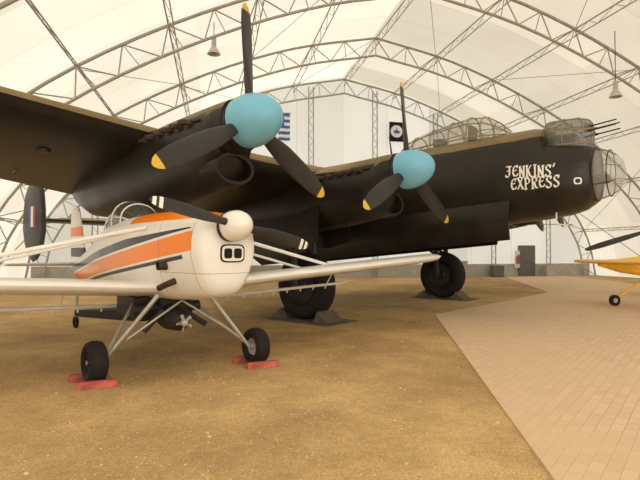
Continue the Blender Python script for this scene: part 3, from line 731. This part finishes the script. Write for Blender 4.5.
v, f = revolve([(-0.03,0.05),(-0.045,0.09),(-0.03,0.125),(0.03,0.125),(0.045,0.09),(0.03,0.05)], 'y', (-5.27,0,0.127), 20, True); obj('tail_wheel', v, f, M['rubber'], tl)

def chock(x, y, rz, L, D, lab):
    vs = [(-L/2,-D/2,0),(L/2,-D/2,0),(L/2,D/2,0),(-L/2,D/2,0),(-L/2+0.01,-D/2+0.03,0.085),(L/2-0.01,-D/2+0.03,0.085),(L/2-0.01,D/2-0.02,0.085),(-L/2+0.01,D/2-0.02,0.085)]
    o = obj('wheel_chock', vs, [(3,2,1,0),(4,5,6,7),(0,1,5,4),(1,2,6,5),(2,3,7,6),(3,0,4,7)], M['red'], smooth=False, loc=(x,y,0.001), rot=(0,0,rz))
    bevel(o, 0.008); tag(o, lab, 'wheel chock', 'red wheel chocks')
fw = Vector((0.65,-0.76,0))
for i, wp in enumerate(WH):
    for q in (1,-1):
        p = Vector(wp)+fw*q*0.25+Vector((0.76,0.65,0))*(-0.04 if q > 0 else 0.0)
        chock(p.x, p.y, CA+math.pi/2-(0.30 if q > 0 else 0), 0.48, 0.12, 'faded red wooden chock in front of the crop duster tyre' if q == 1 else 'faded red wooden chock behind the crop duster tyre')

# ------------------------------------------------------------ yellow aircraft
YA = rad(8)
ya = empty('yellow_aircraft', (10.25, 15.3, 0.018), YA, 'yellow light aircraft with its tail toward the walkway', 'aircraft')
rg = []
for x, zt, zb, hw in ((-1.9,1.38,1.2,0.05),(-1.2,1.42,1.00,0.16),(0.5,1.6,0.75,0.32),(2.2,1.9,0.7,0.42),(3.6,1.95,0.75,0.45),(4.4,1.8,0.9,0.38)):
    rg.append(sring(x, 0, zt, zb, hw, 2.4, 24))
v, f = loft(rg); obj('fuselage', v, f, M['canary'], ya)
v, f = loft([[(-2.05+abs(y)*0.25+x*(1.4-abs(y)*0.3), y, 1.32+yy*1.4) for x, yy in airfoil(8,0.09,0)] for y in (-1.5,-0.7,0,0.7,1.5)]); obj('tailplane', v, f, M['canary'], ya)
v, f = sweep([(-0.1,0,0.95),(-1.30,0,0.25)], 0.035, 8); lg = obj('tail_wheel_leg', v, f, M['canary'], ya)
v, f = revolve([(-0.04,0.07),(-0.06,0.12),(-0.04,0.165),(0.04,0.165),(0.06,0.12),(0.04,0.07)], 'y', (-1.38,0,0.167), 24, True); tw2 = obj('tail_wheel', v, f, M['rubber'], lg)
v, f = revolve([(-0.045,0.0),(-0.045,0.07),(0.045,0.07),(0.045,0.0)], 'y', (-1.38,0,0.167), 16); clean(obj('wheel_hub', v, f, M['hub'], tw2))
v, f = loft([[(2.0+x*1.3, y, 0.95+0.06*abs(y)+yy*1.3) for x, yy in airfoil(8,0.12,0.02)] for y in (-4.2,0,4.2)]); obj('wing', v, f, M['canary'], ya)
for sg in (-1,1):
    v, f = sweep([(3.0,sg*0.4,0.9),(3.2,sg*0.9,0.27)], 0.035, 8); g = obj('landing_gear_leg', v, f, M['canary'], ya)
    v, f = revolve([(-0.05,0.12),(-0.085,0.18),(-0.06,0.25),(0.06,0.25),(0.085,0.18),(0.05,0.12)], 'y', (3.2,sg*0.95,0.252), 24, True); obj('wheel', v, f, M['rubber'], g)
dp = empty('display_propeller', (8.75, 13.0, 0.018), 0, 'dark wooden propeller mounted on a steel display stand', 'propeller')
b = B(); b.add(*sweep([(0,0.1,0.04),(0,0.1,2.25)], 0.05, 10)); b.add(*box((0,0.1,0.03),(0.4,0.5,0.06))); obj('stand', b.v, b.f, M['darkmetal'], dp)
v, f = revolve([(-0.1,0.0),(-0.1,0.14),(0.1,0.14),(0.1,0.0)], 'y', (0,0,2.25), 20); hb = clean(obj('propeller_hub', v, f, M['darkmetal'], dp))
for a in (rad(-107), rad(73)):
    v, f = blade_mesh(1.95, 0.18, rad(150), rad(120), 0.9)
    obj('blade', v, f, M['blade'], hb, loc=(0,0,2.25), rot=(0,a,0))

# ------------------------------------------------------------ end wall items
def s_at(u, y=6.1):
    k = (u-320)/500
    c, sn = math.cos(YAW), math.sin(YAW)
    return (k*(24.3+c*y)-2.67+sn*y)/(c-k*sn)
sd = s_at(526)
v, f = box((sd,6.05,1.0),(1.2,0.12,2.0)); o = obj('door_1', v, f, M['door'], smooth=False, loc=O, rot=(0,0,YAW)); tag(o, 'dark grey exit door in the end wall', 'door', kind='structure')
v, f = box((sd+0.45,5.95,1.0),(0.05,0.08,0.14)); obj('door_handle', v, f, M['hub'], o, smooth=False)
ext = empty('fire_extinguisher', H(s_at(515), 5.75, 0.20), YAW, 'red fire extinguisher on a white board beside the exit door', 'fire extinguisher')
v, f = revolve([(0.6,0.0),(0.6,0.10),(1.05,0.10),(1.13,0.04),(1.2,0.03),(1.2,0.0)], 'z', (0,0,0), 16); clean(obj('cylinder_body', v, f, M['red'], ext))
v, f = box((0,0.12,0.9),(0.34,0.04,1.1)); obj('mounting_board', v, f, M['flagwhite'], ext, smooth=False)
v, f = sweep([(0,0,1.2),(0.1,0,1.18),(0.12,0,0.9)], 0.015, 6); obj('hose', v, f, M['rubber'], ext)
for u, w_, h_, mm, lab in ((456,1.3,1.0,'panelgrey','low grey cabinet against the end wall'),(497,0.7,0.7,'door','small dark bin against the end wall'),(548,0.5,0.7,'panelgrey','grey box beside the exit door')):
    s = s_at(u, 5.4); e = empty('storage_box', H(s, 5.4, 0.018), YAW, lab, 'box')
    v, f = box((0,0,h_*0.46),(w_,0.5,h_*0.92)); bevel(obj('box_body', v, f, M[mm], e, smooth=False), 0.02)
    v, f = box((0,0,h_*0.96),(w_*1.04,0.54,h_*0.08)); bevel(obj('lid', v, f, M[mm], e, smooth=False), 0.01)
s = s_at(284, 5.7); e = empty('striped_flag', H(s, 5.7, 8.1), YAW, 'hanging flag with blue and white stripes on the end wall', 'flag')
v = []; f = []; NN = 18
for i in range(NN+1):
    for j in range(9): v.append((-0.34+0.085*j, 0.04*math.sin(j*1.1+i*0.15), 1.6-1.6*i/NN))
for i in range(NN):
    for j in range(8): f.append((i*9+j,i*9+j+1,(i+1)*9+j+1,(i+1)*9+j))
obj('flag_cloth', v, f, [M['flagblue'], M['flagwhite']], e, mi=lambda c, n: (1 if int((c.z)*5.6) % 2 else 0) if not (c.z > 0.9 and c.x < 0) else 0)
v, f = sweep([(-0.4,0,1.62),(0.4,0,1.62)], 0.025, 6); obj('flag_rod', v, f, M['steel'], e)
s = s_at(397, 5.7); e = empty('emblem_banner', H(s, 5.7, 8.35), YAW, 'dark banner with a white disc and a small blue emblem', 'banner')
v, f = box((0,0,0.6),(0.95,0.04,1.2)); obj('banner_panel', v, f, M['signblack'], e, smooth=False)
v, f = revolve([(-0.03,0.0),(-0.03,0.38),(0.0,0.38),(0.0,0.0)], 'y', (-0.02,-0.02,0.62), 28); clean(obj('emblem', v, f, M['flagwhite'], e))
v = [(-0.2,-0.06,0.5),(0.16,-0.06,0.5),(0.2,-0.06,0.62),(0.02,-0.06,0.68),(0.0,-0.06,0.86),(-0.08,-0.06,0.68),(-0.22,-0.06,0.64)]
obj('emblem_mark', v, [tuple(range(7))], M['roundblue'], e, smooth=False)
for x, y, z in ((-3.85,18.0,8.85),(11.3,19.0,7.6)):
    rel = RH.transposed() @ (Vector((x,y,0))-O); top = prof_z(rel.x)
    e = empty('pendant_lamp', (x,y,z), 0, 'grey enamel industrial pendant lamp hanging from the roof', 'lamp', 'hangar pendant lamps')
    v, f = revolve([(0.30,0.0),(0.30,0.08),(0.2,0.10),(0.12,0.16),(-0.05,0.24),(-0.05,0.22),(0.1,0.14),(0.18,0.0)], 'z', (0,0,0), 24); clean(obj('lamp_shade', v, f, M['lamp'], e))
    v, f = revolve([(0.55,0.0),(0.55,0.09),(0.30,0.09),(0.30,0.0)], 'z', (0,0,0), 16); clean(obj('ballast_housing', v, f, M['lamp'], e))
    v, f = sweep([(0,0,0.5),(0,0,top-z+0.2)], 0.015, 6); obj('cord', v, f, M['darkmetal'], e)

# ------------------------------------------------------------ gravel
gv = []; gf = []
for k in range(7500):
    y = 2.6+ (random.random()**1.4)*14; x = (random.random()*2-1)*(y*0.72)
    if x > 1.40+max(0,(y-2))*0.12: continue
    s = random.uniform(0.004, 0.012)*(1+ (random.random()<0.04)*1.2)
    n = len(gv); a = random.random()*6.28
    for p in ((1,0,0),(-1,0,0),(0,0.8,0),(0,-0.8,0),(0,0,0.6),(0,0,-0.4)):
        gv.append((x+s*(p[0]*math.cos(a)-p[1]*math.sin(a)), y+s*(p[0]*math.sin(a)+p[1]*math.cos(a)), 0.001+s*p[2]))
    for q in ((0,2,4),(2,1,4),(1,3,4),(3,0,4),(2,0,5),(1,2,5),(3,1,5),(0,3,5)): gf.append(tuple(i+n for i in q))
o = obj('gravel', gv, gf, M['stone'], smooth=False); tag(o, 'small tan pebbles scattered over the dirt floor', 'gravel', kind='stuff')

# ------------------------------------------------------------ light, world, camera
w = bpy.data.worlds.new('World'); sc.world = w; w.use_nodes = True
w.node_tree.nodes['Background'].inputs['Color'].default_value = (1.0,0.95,0.86,1); w.node_tree.nodes['Background'].inputs['Strength'].default_value = 3.0
cam = bpy.data.cameras.new('Camera'); co = bpy.data.objects.new('Camera', cam); sc.collection.objects.link(co)
co.location = (0,0,1.7); co.rotation_euler = (rad(90+1.146),0,0); cam.sensor_width = 36; cam.lens = 500/640*36; cam.clip_end = 200
sc.camera = co
